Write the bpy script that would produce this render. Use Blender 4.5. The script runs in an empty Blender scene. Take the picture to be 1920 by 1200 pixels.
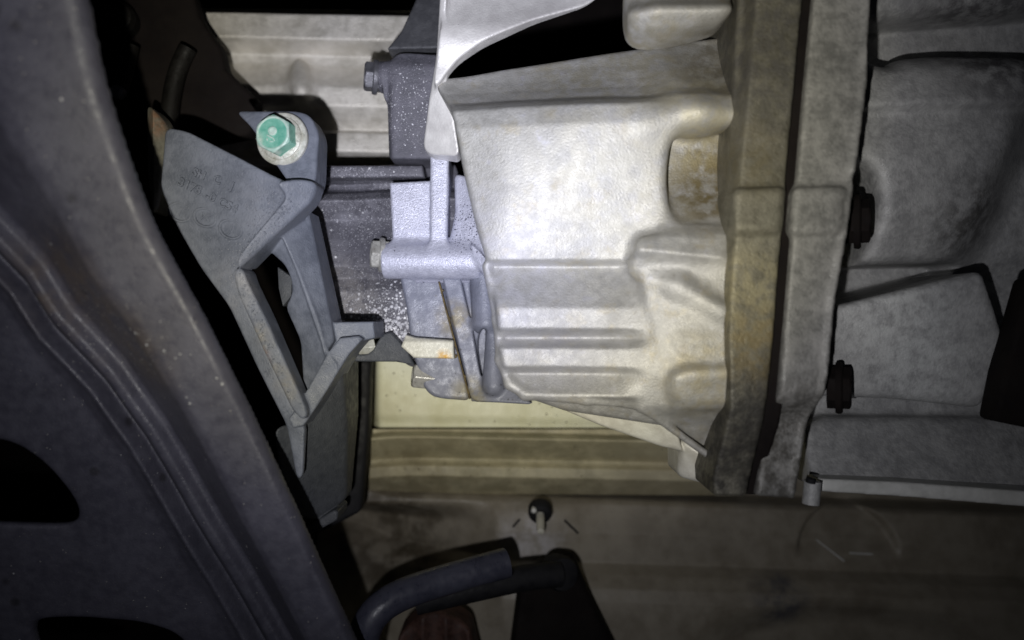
import bpy, bmesh, math, random
import numpy as np
from mathutils import Vector, Matrix
random.seed(7)
rng = np.random.default_rng(7)

# ------------------------------------------------------------------ camera, world, light, exposure
S = bpy.context.scene
LENS, SENS = 28.0, 36.0
cam_d = bpy.data.cameras.new("camera"); cam = bpy.data.objects.new("camera", cam_d)
S.collection.objects.link(cam); S.camera = cam
cam.location = (0, 0, 0); cam.rotation_euler = (math.radians(90), 0, 0)      # looks along +Y
cam_d.lens = LENS; cam_d.sensor_width = SENS; cam_d.sensor_fit = 'HORIZONTAL'
cam_d.clip_start = 0.005; cam_d.clip_end = 20
cam_d.dof.use_dof = True; cam_d.dof.focus_distance = 0.325; cam_d.dof.aperture_fstop = 4.8
w = bpy.data.worlds.new("World"); S.world = w; w.use_nodes = True
w.node_tree.nodes['Background'].inputs[0].default_value = (0.5, 0.55, 0.7, 1)
w.node_tree.nodes['Background'].inputs[1].default_value = 0.004
S.view_settings.view_transform = 'Standard'; S.view_settings.look = 'None'
S.view_settings.exposure = 0.0; S.view_settings.gamma = 1.0

PXS = SENS / LENS / 1920.0
def P(px, py, d):
    return Vector(((px - 960) * PXS * d, d, (600 - py) * PXS * d))

# the hand torch: bluish core, yellow ring, dim spill (an LED torch's beam)
TORCH = Vector((-0.022, -0.005, -0.034))
ld = bpy.data.lights.new("torch", 'SPOT'); lo = bpy.data.objects.new("torch", ld)
S.collection.objects.link(lo)
lo.location = TORCH
lo.rotation_euler = (P(860, 275, 0.30) - TORCH).to_track_quat('-Z', 'Y').to_euler()
ld.energy = 1.0; ld.spot_size = math.radians(140); ld.spot_blend = 0.3; ld.shadow_soft_size = 0.0028
ld.use_nodes = True
nt = ld.node_tree; em = nt.nodes['Emission']
tc = nt.nodes.new('ShaderNodeTexCoord'); sx = nt.nodes.new('ShaderNodeSeparateXYZ')
nt.links.new(tc.outputs['Normal'], sx.inputs[0])
ab = nt.nodes.new('ShaderNodeMath'); ab.operation = 'ABSOLUTE'; nt.links.new(sx.outputs[2], ab.inputs[0])
ac = nt.nodes.new('ShaderNodeMath'); ac.operation = 'ARCCOSINE'; nt.links.new(ab.outputs[0], ac.inputs[0])
mm = nt.nodes.new('ShaderNodeMath'); mm.operation = 'MULTIPLY'; mm.inputs[1].default_value = 1 / math.radians(60)
nt.links.new(ac.outputs[0], mm.inputs[0])
cr = nt.nodes.new('ShaderNodeValToRGB'); cr.color_ramp.interpolation = 'LINEAR'
BEAM = [(0, (.94, .95, 1.0)), (6, (.91, .92, 1.0)), (11, (.82, .83, .91)), (16, (.70, .685, .655)), (19.5, (.61, .58, .49)), (23, (.48, .465, .41)), (27, (.31, .305, .31)),
        (32, (.175, .175, .185)), (45, (.07, .07, .075)), (60, (.02, .02, .022))]
el = cr.color_ramp.elements
while len(el) > 1: el.remove(el[0])
for i, (a, c) in enumerate(BEAM):
    e = el[0] if i == 0 else el.new(a / 60)
    e.position = a / 60; e.color = (*c, 1)
nt.links.new(mm.outputs[0], cr.inputs[0]); nt.links.new(cr.outputs[0], em.inputs['Color'])
em.inputs['Strength'].default_value = 5.5

# ------------------------------------------------------------------ materials
def nd(nt, t, **kw):
    n = nt.nodes.new('ShaderNode' + t)
    for k, v in kw.items(): setattr(n, k, v)
    return n
def lin(c): return tuple(c) + (1,)
def mat(name, c1, c2, rough=.5, metal=.0, scale=60, detail=8, bump=.25, grain=900, gb=.15, stains_and_shading=(), specks=(), pores=0, rvar=.15, contrast=(.35, .65), spec=.5, streak=None, layers=()):
    m = bpy.data.materials.new(name); m.use_nodes = True
    nt = m.node_tree; L = nt.links.new; b = nt.nodes['Principled BSDF']
    geo = nd(nt, 'NewGeometry'); pos = geo.outputs['Position']
    def noise(s, det=6, ro=.6, vec=pos):
        n = nd(nt, 'TexNoise'); n.inputs['Scale'].default_value = s; n.inputs['Detail'].default_value = det
        n.inputs['Roughness'].default_value = ro; L(vec, n.inputs['Vector']); return n.outputs['Fac']
    def maprange(v, a, b_, c=0, d=1, smooth=True):
        n = nd(nt, 'MapRange'); n.interpolation_type = 'SMOOTHSTEP' if smooth else 'LINEAR'
        for i, q in enumerate((a, b_, c, d)): n.inputs[1 + i].default_value = q
        L(v, n.inputs[0]); return n.outputs[0]
    def mix(f, a, b_):
        n = nd(nt, 'Mix', data_type='RGBA')
        if isinstance(f, float): n.inputs[0].default_value = f
        else: L(f, n.inputs[0])
        if isinstance(a, tuple): n.inputs[6].default_value = a
        else: L(a, n.inputs[6])
        if isinstance(b_, tuple): n.inputs[7].default_value = b_
        else: L(b_, n.inputs[7])
        return n.outputs[2]
    def math_(op, a, b_):
        n = nd(nt, 'Math', operation=op)
        for i, q in enumerate((a, b_)):
            if isinstance(q, (int, float)): n.inputs[i].default_value = q
            else: L(q, n.inputs[i])
        return n.outputs[0]
    def ball(px, py, d, rad, soft=.6):
        n = nd(nt, 'VectorMath', operation='DISTANCE'); L(pos, n.inputs[0]); n.inputs[1].default_value = P(px, py, d)
        return maprange(n.outputs['Value'], rad, rad * (1 - soft), 0, 1)
    vec = pos
    if streak:
        mp = nd(nt, 'Mapping'); mp.inputs['Scale'].default_value = streak; L(pos, mp.inputs[0]); vec = mp.outputs[0]
    n1 = noise(scale, detail, .62, vec); n2 = noise(scale * 4.3, 6, .6); n3 = noise(grain, 3, .6)
    nn = math_('ADD', math_('MULTIPLY', n1, .65), math_('MULTIPLY', n2, .35))
    col = mix(maprange(nn, *contrast), lin(c1), lin(c2))
    for (ls, lo_, hi_, lc, lst) in layers:
        col = mix(math_('MULTIPLY', maprange(noise(ls, 10, .68), lo_, hi_), lst), col, lin(lc))
    for (px, py, d, rad, c, st) in stains_and_shading:  # local patches: stains, and some light and shade put into the colour
        f = ball(px, py, d, rad, .75)
        f = math_('MULTIPLY', f, maprange(noise(scale * 2.1 + rad * 100, 6, .65), .36, .62, .15, 1))
        col = mix(math_('MULTIPLY', f, st), col, lin(c))
    sp_h = None
    for (sc, thr, c, zones, base) in specks:
        v = nd(nt, 'TexVoronoi'); v.inputs['Scale'].default_value = sc; L(pos, v.inputs['Vector'])
        wn = nd(nt, 'TexWhiteNoise', noise_dimensions='3D'); L(v.outputs['Color'], wn.inputs[0])
        rsz = maprange(wn.outputs['Value'], 0, 1, .25, 1, False)
        f = maprange(math_('SUBTRACT', v.outputs['Distance'], math_('MULTIPLY', rsz, thr)), .06, 0.0)
        dens = None
        for z in zones:
            q = ball(*z); dens = q if dens is None else math_('MAXIMUM', dens, q)
        if dens is None: dens = math_('ADD', base, 0.0)
        else: dens = math_('MAXIMUM', dens, base)
        wn2 = nd(nt, 'TexWhiteNoise', noise_dimensions='3D')
        vv = nd(nt, 'VectorMath', operation='ADD'); L(v.outputs['Color'], vv.inputs[0]); vv.inputs[1].default_value = (3, 5, 7); L(vv.outputs[0], wn2.inputs[0])
        on = math_('LESS_THAN', wn2.outputs['Value'], dens)
        f = math_('MULTIPLY', f, on)
        col = mix(f, col, lin(c)); sp_h = f if sp_h is None else math_('ADD', sp_h, f)
    if pores:
        v = nd(nt, 'TexVoronoi'); v.inputs['Scale'].default_value = pores; L(pos, v.inputs['Vector'])
        wn = nd(nt, 'TexWhiteNoise', noise_dimensions='3D'); L(v.outputs['Color'], wn.inputs[0])
        f = math_('MULTIPLY', maprange(v.outputs['Distance'], .28, .1), math_('LESS_THAN', wn.outputs['Value'], .12))
        col = mix(math_('MULTIPLY', f, .6), col, (c1[0] * .3, c1[1] * .28, c1[2] * .22, 1))
    L(col, b.inputs['Base Color'])
    L(maprange(n2, .3, .7, max(.05, rough - rvar), min(1, rough + rvar)), b.inputs['Roughness'])
    b.inputs['Metallic'].default_value = metal
    b.inputs['Specular IOR Level'].default_value = spec
    h = math_('ADD', math_('MULTIPLY', n2, bump), math_('MULTIPLY', n3, gb))
    if sp_h is not None: h = math_('ADD', h, math_('MULTIPLY', sp_h, .6))
    bp = nd(nt, 'Bump'); bp.inputs['Strength'].default_value = 1; bp.inputs['Distance'].default_value = .0006
    L(h, bp.inputs['Height']); L(bp.outputs[0], b.inputs['Normal'])
    return m

M = {}
BR = (.17, .13, .06)
M['bell'] = mat('cast_aluminium', (.40, .395, .385), (.55, .545, .54), .57, .42, 75, 12, .09, 1300, .35, rvar=.07, layers=[(110, .52, .68, (.44, .39, .28), .55), (75, .55, .70, (.27, .26, .25), .5), (330, .60, .70, (.24, .22, .19), .5), (150, .58, .66, (.60, .60, .68), .5)],
    stains_and_shading=[(1320, 300, .305, .020, (.13, .10, .04), 1.0), (1310, 350, .297, .030, (.19, .15, .07), 1.0), (1305, 650, .28, .012, (.26, .255, .24), .8), (1310, 215, .29, .028, (.62, .56, .36), .6), (1330, 720, .28, .024, (.48, .42, .28), .7), (1330, 880, .3, .02, (.5, .44, .3), .6),  # pocket patches mix brown stain with painted shade; square patch paints a recess's shade
            (1150, 130, .3, .05, (.36, .33, .24), .7), (1180, 330, .285, .035, (.66, .64, .56), .6), (1020, 640, .29, .03, (.36, .36, .39), .6), (1390, 130, .3, .04, (.16, .14, .10), .8), (960, 640, .3, .05, (.40, .40, .44), .5), (1360, 850, .29, .015, (.1, .09, .07), .7),
            (1100, 400, .29, .05, (.62, .60, .52), .5), (900, 480, .3, .04, (.5, .5, .58), .5)])
M['horn'] = mat('brightened_cast_rib', (.66, .63, .54), (.88, .86, .76), .5, .1, 60, 8, .06, 1100, .2, stains_and_shading=[(1335, 870, .305, .010, (.40, .34, .2), .7)])  # lighter copy of the casting; the light it catches is put into colour
M['flange'] = mat('stained_cast_flange', (.115, .108, .082), (.225, .212, .172), .58, .3, 110, 12, .3, 1000, .4,
    stains_and_shading=[(1400, 560, .275, .03, (.36, .32, .20), .7), (1410, 390, .275, .025, (.26, .25, .20), .6), (1430, 60, .28, .06, (.10, .095, .088), .9), (1420, 660, .275, .022, (.22, .17, .08), .8), (1405, 300, .275, .02, (.15, .13, .08), .7), (1400, 860, .28, .05, (.045, .042, .036), 1.0), (1390, 810, .28, .03, (.045, .042, .036), 1.0)])  # brown patches, and darker top and bottom ends
M['block'] = mat('grey_cast_block', (.34, .34, .34), (.54, .54, .53), .6, .2, 95, 12, .3, 900, .4, stains_and_shading=[(1690, 610, .302, .03, (.75, .76, .74), .8), (1720, 700, .305, .03, (.75, .76, .74), .7), (1880, 60, .32, .05, (.07, .065, .07), .9), (1850, 420, .315, .03, (.10, .095, .09), .8)])  # pale patches put extra brightness into the lower panel's colour
M['blockflange'] = mat('grey_block_flange', (.20, .198, .188), (.37, .362, .345), .6, .25, 105, 12, .3, 900, .4,
    stains_and_shading=[(1500, 860, .28, .04, (.07, .065, .055), .9)])  # darker towards the lower end
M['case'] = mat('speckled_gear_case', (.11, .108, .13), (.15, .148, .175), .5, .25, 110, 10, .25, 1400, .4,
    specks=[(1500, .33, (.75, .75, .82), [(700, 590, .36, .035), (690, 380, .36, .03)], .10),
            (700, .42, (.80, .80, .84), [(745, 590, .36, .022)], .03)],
    stains_and_shading=[(670, 375, .36, .022, (.30, .295, .34), .7), (640, 580, .36, .03, (.42, .40, .40), .6)])
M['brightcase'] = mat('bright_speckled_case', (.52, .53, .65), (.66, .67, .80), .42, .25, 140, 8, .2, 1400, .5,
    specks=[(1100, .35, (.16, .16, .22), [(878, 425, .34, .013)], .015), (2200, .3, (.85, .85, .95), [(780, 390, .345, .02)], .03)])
M['cap'] = mat('dusty_cap', (.115, .115, .14), (.19, .185, .225), .6, .1, 90, 8, .35, 1500, .5,
    specks=[(900, .28, (.78, .78, .86), [(765, 200, .345, .022)], .008), (1700, .26, (.6, .6, .68), [(765, 190, .345, .026)], .015)])
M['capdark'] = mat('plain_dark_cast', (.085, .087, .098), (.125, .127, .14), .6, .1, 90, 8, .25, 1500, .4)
M['cover'] = mat('smooth_side_cover', (.175, .185, .235), (.235, .245, .31), .5, .1, 70, 8, .2, 1300, .25,
    stains_and_shading=[(850, 600, .345, .012, (.30, .24, .10), .6), (880, 740, .345, .012, (.34, .29, .14), .6)], pores=420)
M['boss'] = mat('boss_aluminium', (.60, .61, .76), (.74, .75, .92), .42, .2, 80, 8, .15, 1300, .25, specks=[(1000, .3, (.10, .09, .12), [(890, 470, .34, .014)], .03)])
M['seal'] = mat('brown_sealant', (.06, .045, .025), (.22, .16, .06), .5, 0, 200)
M['tab'] = mat('cream_tab', (.62, .60, .50), (.78, .76, .66), .5, .1, 160, 8, .3, 1300, .3, stains_and_shading=[(833, 668, .34, .0045, (.75, .40, .02), 1.0)])
M['upper'] = mat('upper_casing', (.56, .53, .465), (.80, .765, .70), .5, .3, 50, 10, .25, 1200, .45)
M['cover_sheet'] = mat('inspection_cover', (.72, .70, .705), (.86, .845, .845), .48, .25, 40, 8, .15, 1200, .25, specks=[(500, .15, (.8, .8, .85), [], .03)])
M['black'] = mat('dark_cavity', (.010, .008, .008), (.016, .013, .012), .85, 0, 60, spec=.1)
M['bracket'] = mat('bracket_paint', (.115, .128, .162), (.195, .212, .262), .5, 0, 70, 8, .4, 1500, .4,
    stains_and_shading=[(450, 545, .30, .010, (.30, .30, .31), .9), (480, 640, .30, .009, (.27, .25, .22), .9), (520, 720, .30, .012, (.26, .24, .21), .8), (487, 672, .30, .0055, (.42, .20, .09), 1.0), (440, 540, .3, .018, (.3, .3, .33), .5), (500, 390, .3, .022, (.24, .25, .29), .5)],
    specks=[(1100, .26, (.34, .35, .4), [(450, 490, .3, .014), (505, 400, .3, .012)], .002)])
M['bracketdark'] = mat('bracket_paint_shaded_side', (.055, .06, .07), (.082, .088, .10), .55, 0, 70, 8, .35, 1500, .5)  # darkened bracket paint; the lower leg's shade is put into the colour
M['arm'] = mat('black_arm_paint', (.056, .055, .074), (.080, .079, .104), .5, 0, 60, 10, .35, 1300, .25,
    specks=[(240, .12, (.42, .42, .44), [(330, 700, .25, .03)], .05), (900, .25, (.30, .29, .29), [(120, 700, .25, .035)], .035), (2000, .3, (.2, .19, .19), [], .05)],
    stains_and_shading=[(170, 700, .25, .03, (.11, .085, .06), .8), (60, 560, .25, .03, (.10, .075, .055), .8)], pores=110)
M['olive'] = mat('olive_underbody', (.46, .41, .27), (.60, .55, .38), .55, .0, 35, 8, .2, 900, .2,
    specks=[(420, .15, (.08, .06, .03), [], .16), (700, .2, (.14, .11, .06), [], .08)], stains_and_shading=[(1000, 850, .43, .09, (.21, .19, .12), .6), (760, 860, .43, .05, (.17, .14, .08), .6)])
M['cream'] = mat('cream_panel', (.80, .79, .56), (.94, .94, .74), .5, 0, 50, 8, .2, 900, .2,
    specks=[(420, .16, (.16, .13, .06), [], .16)], stains_and_shading=[(745, 750, .43, .024, (.60, .55, .33), .8), (800, 800, .43, .025, (.62, .58, .36), .6)], streak=(1, 1, .35))
M['floor'] = mat('grey_green_underbody', (.235, .205, .155), (.345, .31, .245), .5, 0, 30, 8, .2, 800, .2,
    stains_and_shading=[(1000, 1010, .417, .026, (.56, .54, .53), 1.0), (720, 1010, .43, .055, (.07, .055, .035), 1.0), (1460, 1125, .41, .02, (.05, .06, .09), .8)])  # light on the dimple and shade left of it are put into colour
M['ledge'] = mat('pale_ledge', (.66, .66, .62), (.82, .82, .78), .5, .1, 60)
M['steel'] = mat('zinc_bolt', (.50, .49, .46), (.72, .71, .67), .38, .45, 150, 6, .25, 1500, .2, stains_and_shading=[(700, 462, .34, .004, (.30, .26, .22), .7)])
M['greybolt'] = mat('dull_bolt', (.13, .13, .15), (.20, .20, .225), .45, .4, 150, 6, .2, 1500, .2)
M['washer'] = mat('plated_washer', (.52, .51, .43), (.80, .80, .74), .36, .3, 150, 8, .2, 1500, .2, stains_and_shading=[(505, 300, .305, .006, (.35, .32, .2), .8)])
M['mint'] = mat('worn_green_paint', (.36, .58, .49), (.62, .74, .66), .4, 0, 200)
M['green'] = mat('green_paint', (.08, .36, .26), (.30, .60, .48), .38, 0, 130, 6, .35, 1500, .2, contrast=(.3, .7), stains_and_shading=[(478, 262, .303, .0045, (.72, .72, .62), .9), (515, 290, .303, .004, (.7, .72, .66), .8), (545, 300, .305, .005, (.68, .68, .64), .9)])
M['rubber'] = mat('black_rubber', (.040, .042, .062), (.062, .064, .09), .38, 0, 60, 6, .1, 900, .1)
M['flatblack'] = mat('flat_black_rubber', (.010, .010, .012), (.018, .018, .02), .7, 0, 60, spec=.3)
M['amber'] = mat('amber_wire', (.70, .40, .10), (.85, .55, .2), .3, .3, 300)
M['rust'] = mat('rusty_clamp', (.035, .016, .012), (.12, .06, .045), .7, 0, 90)
M['chalk'] = mat('scratched_metal', (.75, .75, .72), (.85, .85, .82), .4, .2, 100)
M['crumb'] = mat('white_corrosion', (.55, .55, .60), (.78, .78, .84), .6, 0, 300)
M['dim'] = mat('dim_pipe', (.006, .0055, .005), (.010, .009, .008), .6, 0, 80, spec=.25)
M['tan'] = mat('bare_tab', (.13, .125, .10), (.22, .21, .17), .45, .2, 120, stains_and_shading=[(292, 225, .33, .01, (.35, .16, .08), .7)])

# ------------------------------------------------------------------ object helpers
COL = S.collection
def empty(name, loc, label, cat, group=None):
    o = bpy.data.objects.new(name, None); COL.objects.link(o); o.location = loc
    o['label'] = label; o['category'] = cat
    if group: o['group'] = group
    o.empty_display_size = .01
    return o
def link_mesh(name, me, m, parent=None, label=None):
    o = bpy.data.objects.new(name, me); COL.objects.link(o)
    if m is not None and not me.materials: me.materials.append(m)
    if parent is not None:
        o.parent = parent
        # the vertices are given in world space: bring them into the parent's frame
        root = Vector(parent.location)
        if parent.parent: root += Vector(parent.parent.location)
        me.transform(Matrix.Translation(-root))
    if label: o['label'] = label
    return o
def bm_obj(name, bm, m, parent=None, label=None, smooth=True, flat_angle=35):
    me = bpy.data.meshes.new(name); bmesh.ops.recalc_face_normals(bm, faces=bm.faces[:])
    if smooth:
        for f in bm.faces: f.smooth = True
        for e in bm.edges:
            if len(e.link_faces) == 2 and e.calc_face_angle(0) > math.radians(flat_angle): e.smooth = False
    bm.to_mesh(me); bm.free()
    return link_mesh(name, me, m, parent, label)

# --- signed distance volumes -> surface nets (solid cast shapes with real fillets)
def chaikin(p, n):
    rad = .0016 * n
    for _ in range(n + 1):
        q = np.roll(p, -1, 0); L_ = np.linalg.norm(q - p, axis=1, keepdims=True) + 1e-12; t = np.minimum(.27, rad / L_)
        p = np.stack([p * (1 - t) + q * t, p * t + q * (1 - t)], 1).reshape(-1, 2); rad *= .45
    return p
def sdpoly(X, Z, p):
    d = np.full(X.shape, 1e9, np.float32); ins = np.zeros(X.shape, bool)
    q = np.roll(p, 1, 0)
    for (ax, az), (bx, bz) in zip(p, q):
        ex, ez = bx - ax, bz - az; wx = X - ax; wz = Z - az
        t = np.clip((wx * ex + wz * ez) / (ex * ex + ez * ez + 1e-18), 0, 1)
        d = np.minimum(d, (wx - ex * t) ** 2 + (wz - ez * t) ** 2)
        c = ((az > Z) != (bz > Z)) & (X < (bx - ax) * (Z - az) / (bz - az + 1e-18) + ax)
        ins ^= c
    d = np.sqrt(d); return np.where(ins, -d, d).astype(np.float32)
def smin(a, b, k):
    if k <= 0: return np.minimum(a, b)
    h = np.clip(.5 + .5 * (b - a) / k, 0, 1); return b + (a - b) * h - k * h * (1 - h)
def smax(a, b, k): return -smin(-a, -b, k)
def wob(X, Z, amp, f=60):
    return amp * (np.sin(X * f + 1.3 + 2 * np.sin(Z * f * .7)) + np.sin(Z * f * 1.3 + 2 * np.sin(X * f * .6 + 2))) * .5
def prof(pts, wd):
    """front depth as a function of pixel row/column with smoothed corners"""
    pts = sorted(pts); a, b = pts[0][0] - 4 * wd, pts[-1][0] + 4 * wd
    xs = np.linspace(a, b, 3000); ys = np.interp(xs, [p[0] for p in pts], [p[1] for p in pts])
    n = max(1, int(wd / (xs[1] - xs[0]))); k = np.hanning(n + 2)[1:-1]; k /= k.sum()
    yp = np.convolve(np.pad(ys, n, mode='edge'), k, 'same')[n:-n]
    return lambda v: np.interp(v, xs, yp)
class Vol:
    def __init__(s, px0, py0, px1, py1, dn, df, h):
        c = [P(a, b, d) for a in (px0, px1) for b in (py0, py1) for d in (dn, df)]
        s.h = h; ax = lambda i, m: (min(q[i] for q in c) - m, max(q[i] for q in c) + m)
        g = 3 * h; mk = lambda r: np.arange(r[0], r[1], h, dtype=np.float32)
        s.x, s.y, s.z = mk(ax(0, g)), mk((dn - g, df + g)), mk(ax(2, g))
        s.f = np.full((len(s.x), len(s.y), len(s.z)), .05, np.float32)
    def _sub(s, x0, x1, z0, z1):
        i0, i1 = np.searchsorted(s.x, [x0, x1]); k0, k1 = np.searchsorted(s.z, [z0, z1])
        return slice(i0, i1), slice(k0, k1)
    def _put(s, si, sk, g, k, mode):
        if si.stop <= si.start or sk.stop <= sk.start: return
        v = s.f[si, :, sk]
        s.f[si, :, sk] = smin(v, g, k) if mode == '+' else smax(v, -g, k)
    def prism(s, pts, d, back=None, r=.0012, k=.0015, mode='+', ch=2, nom=None, wb=0, plane=None, bk=.015, shell=None):
        """pts: pixels; d: number | list of (px,py,d) for a tilted plane | function(px,py)->depth"""
        dd = nom
        if isinstance(d, (int, float)): dd = dd or d; fr = lambda X, Z: np.full(X.shape, d, np.float32)
        elif callable(d):
            dd = dd or float(np.mean([d(np.array(float(p[0])), np.array(float(p[1]))) for p in pts])); fr = lambda X, Z: d(960 + X / (PXS * dd), 600 - Z / (PXS * dd))
        else:
            A = np.array([[*(P(*q)[i] for i in (0, 2)), 1] for q in d]); co = np.linalg.lstsq(A, np.array([q[2] for q in d]), rcond=None)[0]
            fr = lambda X, Z: co[0] * X + co[1] * Z + co[2]
            dd = dd or float(np.mean([q[2] for q in d]))
        w_ = np.array([[P(a, b, dd)[0], P(a, b, dd)[2]] for a, b in pts])
        pl_ = None
        if plane:      # relief d(px,py) measured from a steeply tilted plane
            A = np.array([[*(P(*q)[i] for i in (0, 2)), 1] for q in plane]); cp = np.linalg.solve(A, np.array([q[2] for q in plane]))
            def onp(a, b):
                v = P(a, b, 1.0); t = cp[2] / (1 - cp[0] * v[0] - cp[1] * v[2]); return [v[0] * t, v[2] * t]
            w_ = np.array([onp(a, b) for a, b in pts]); pl_ = lambda X, Z: cp[0] * X + cp[1] * Z + cp[2]
            fr = lambda X, Z: pl_(X, Z) + d(960 + X / (PXS * pl_(X, Z)), 600 - Z / (PXS * pl_(X, Z)))
        if ch: w_ = chaikin(w_, ch)
        m = max(k, r) * 1.5 + 3 * s.h
        si, sk = s._sub(w_[:, 0].min() - m, w_[:, 0].max() + m, w_[:, 1].min() - m, w_[:, 1].max() + m)
        X, Z = np.meshgrid(s.x[si], s.z[sk], indexing='ij')
        if X.size == 0: return
        sd = sdpoly(X, Z, w_); yf = fr(X, Z).astype(np.float32)
        if wb: yf = yf + wob(X, Z, wb).astype(np.float32)
        if min(yf.shape) > 2:
            gx, gz = np.gradient(yf, s.h); q = np.sqrt(1 + np.clip(gx * gx + gz * gz, 0, 9))
        else: q = np.ones_like(yf)
        back = back if back is not None else dd + .02
        Y = s.y[None, :, None]
        g = smax(sd[:, None, :], (yf[:, None, :] - Y) / q[:, None, :], r); g = np.maximum(g, Y - ((pl_(X, Z) + shell(960 + X / (PXS * pl_(X, Z)), 600 - Z / (PXS * pl_(X, Z))))[:, None, :] if shell else back if pl_ is None else (pl_(X, Z)[:, None, :] + bk)))
        s._put(si, sk, g.astype(np.float32), k, mode)
    def cone(s, a, b, r1, r2=None, k=.0015, mode='+', flat=False):
        """capsule / rounded cone between two pixel+depth points, radii in metres"""
        r2 = r1 if r2 is None else r2; a = P(*a); b = P(*b); R = max(r1, r2) + k * 1.5 + 3 * s.h
        si, sk = s._sub(min(a[0], b[0]) - R, max(a[0], b[0]) + R, min(a[2], b[2]) - R, max(a[2], b[2]) + R)
        X = s.x[si][:, None, None]; Y = s.y[None, :, None]; Z = s.z[sk][None, None, :]
        e = b - a; L2 = e.dot(e)
        t = ((X - a[0]) * e[0] + (Y - a[1]) * e[1] + (Z - a[2]) * e[2]) / L2; tc_ = np.clip(t, 0, 1)
        g = np.sqrt((X - a[0] - e[0] * tc_) ** 2 + (Y - a[1] - e[1] * tc_) ** 2 + (Z - a[2] - e[2] * tc_) ** 2) - (r1 + (r2 - r1) * tc_)
        if flat: g = smax(g, (np.abs(t - .5) - .5) * math.sqrt(L2), .0006)
        s._put(si, sk, g.astype(np.float32), k, mode)
    def ball(s, c, rx, ry, rz, k=.002, mode='+'):
        c = P(*c); m = k * 1.5 + 3 * s.h
        si, sk = s._sub(c[0] - rx - m, c[0] + rx + m, c[2] - rz - m, c[2] + rz + m)
        X = s.x[si][:, None, None]; Y = s.y[None, :, None]; Z = s.z[sk][None, None, :]
        g = (np.sqrt(((X - c[0]) / rx) ** 2 + ((Y - c[1]) / ry) ** 2 + ((Z - c[2]) / rz) ** 2) - 1) * min(rx, ry, rz)
        s._put(si, sk, g.astype(np.float32), k, mode)
    def hit(s, px, py, d=.33):
        """first solid point seen along Y at a place"""
        for _ in range(2):
            p = P(px, py, d); i = int((p.x - s.x[0]) / s.h + .5); k = int((p.z - s.z[0]) / s.h + .5)
            if not (0 <= i < len(s.x) and 0 <= k < len(s.z)): return None
            j = np.argmax(s.f[i, :, k] < 0)
            if s.f[i, j, k] >= 0: return None
            f1 = s.f[i, j, k]; f0 = s.f[i, j - 1, k] if j else f1; d = float(s.y[j]) - s.h * float(f1 / (f1 - f0) if j and f0 > 0 else 0)
        return Vector((p.x, d, p.z))
    def mesh(s, name, m, parent=None, label=None):
        f = s.f
        f[0] = f[-1] = .01; f[:, 0] = .01; f[:, -1] = .01; f[:, :, 0] = .01; f[:, :, -1] = .01
        sg = (f < 0); nx, ny, nz = f.shape
        cnt = np.zeros((nx - 1, ny - 1, nz - 1), np.int8)
        cs = [(a, b, c) for a in (0, 1) for b in (0, 1) for c in (0, 1)]
        for a, b, c in cs: cnt += sg[a:nx - 1 + a, b:ny - 1 + b, c:nz - 1 + c]
        act = np.argwhere((cnt > 0) & (cnt < 8)); del cnt
        num = np.full((nx - 1, ny - 1, nz - 1), -1, np.int32); num[act[:, 0], act[:, 1], act[:, 2]] = np.arange(len(act))
        vals = {c: f[act[:, 0] + c[0], act[:, 1] + c[1], act[:, 2] + c[2]] for c in cs}
        acc = np.zeros((len(act), 3)); n = np.zeros(len(act))
        for c in cs:
            for ax in range(3):
                if c[ax] == 0:
                    e = list(c); e[ax] = 1; e = tuple(e); fa, fb = vals[c], vals[e]
                    mk = (fa < 0) != (fb < 0); t = np.where(mk, fa / np.where(mk, fa - fb, 1), 0)
                    pos = np.array(c, float)[None, :].repeat(len(act), 0); pos[:, ax] += t
                    acc += pos * mk[:, None]; n += mk
        V = (act + acc / n[:, None]) * s.h + np.array([s.x[0], s.y[0], s.z[0]])
        quads = []
        for ax in range(3):
            sl0 = [slice(1, -1)] * 3; sl1 = [slice(1, -1)] * 3; sl0[ax] = slice(0, -1); sl1[ax] = slice(1, None)
            a, b = sg[tuple(sl0)], sg[tuple(sl1)]; ch_ = np.argwhere(a != b); flip = a[ch_[:, 0], ch_[:, 1], ch_[:, 2]]
            o = ch_ + 1; o[:, ax] -= 1; u, v = [i for i in range(3) if i != ax]
            def cell(du, dv):
                q = o.copy(); q[:, u] -= du; q[:, v] -= dv; return num[q[:, 0], q[:, 1], q[:, 2]]
            Q = np.stack([cell(1, 1), cell(0, 1), cell(0, 0), cell(1, 0)], 1)
            fl = flip if ax != 1 else ~flip
            Q[~fl] = Q[~fl][:, ::-1]; quads.append(Q)
        Q = np.concatenate(quads); Q = Q[(Q >= 0).all(1)]
        me = bpy.data.meshes.new(name); me.vertices.add(len(V)); me.vertices.foreach_set('co', V.astype(np.float32).ravel())
        me.loops.add(len(Q) * 4); me.loops.foreach_set('vertex_index', Q.ravel().astype(np.int32))
        me.polygons.add(len(Q)); me.polygons.foreach_set('loop_start', np.arange(0, len(Q) * 4, 4, dtype=np.int32))
        me.polygons.foreach_set('use_smooth', np.ones(len(Q), bool)); me.update(calc_edges=True); me.validate()
        return link_mesh(name, me, m, parent, label)

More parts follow.
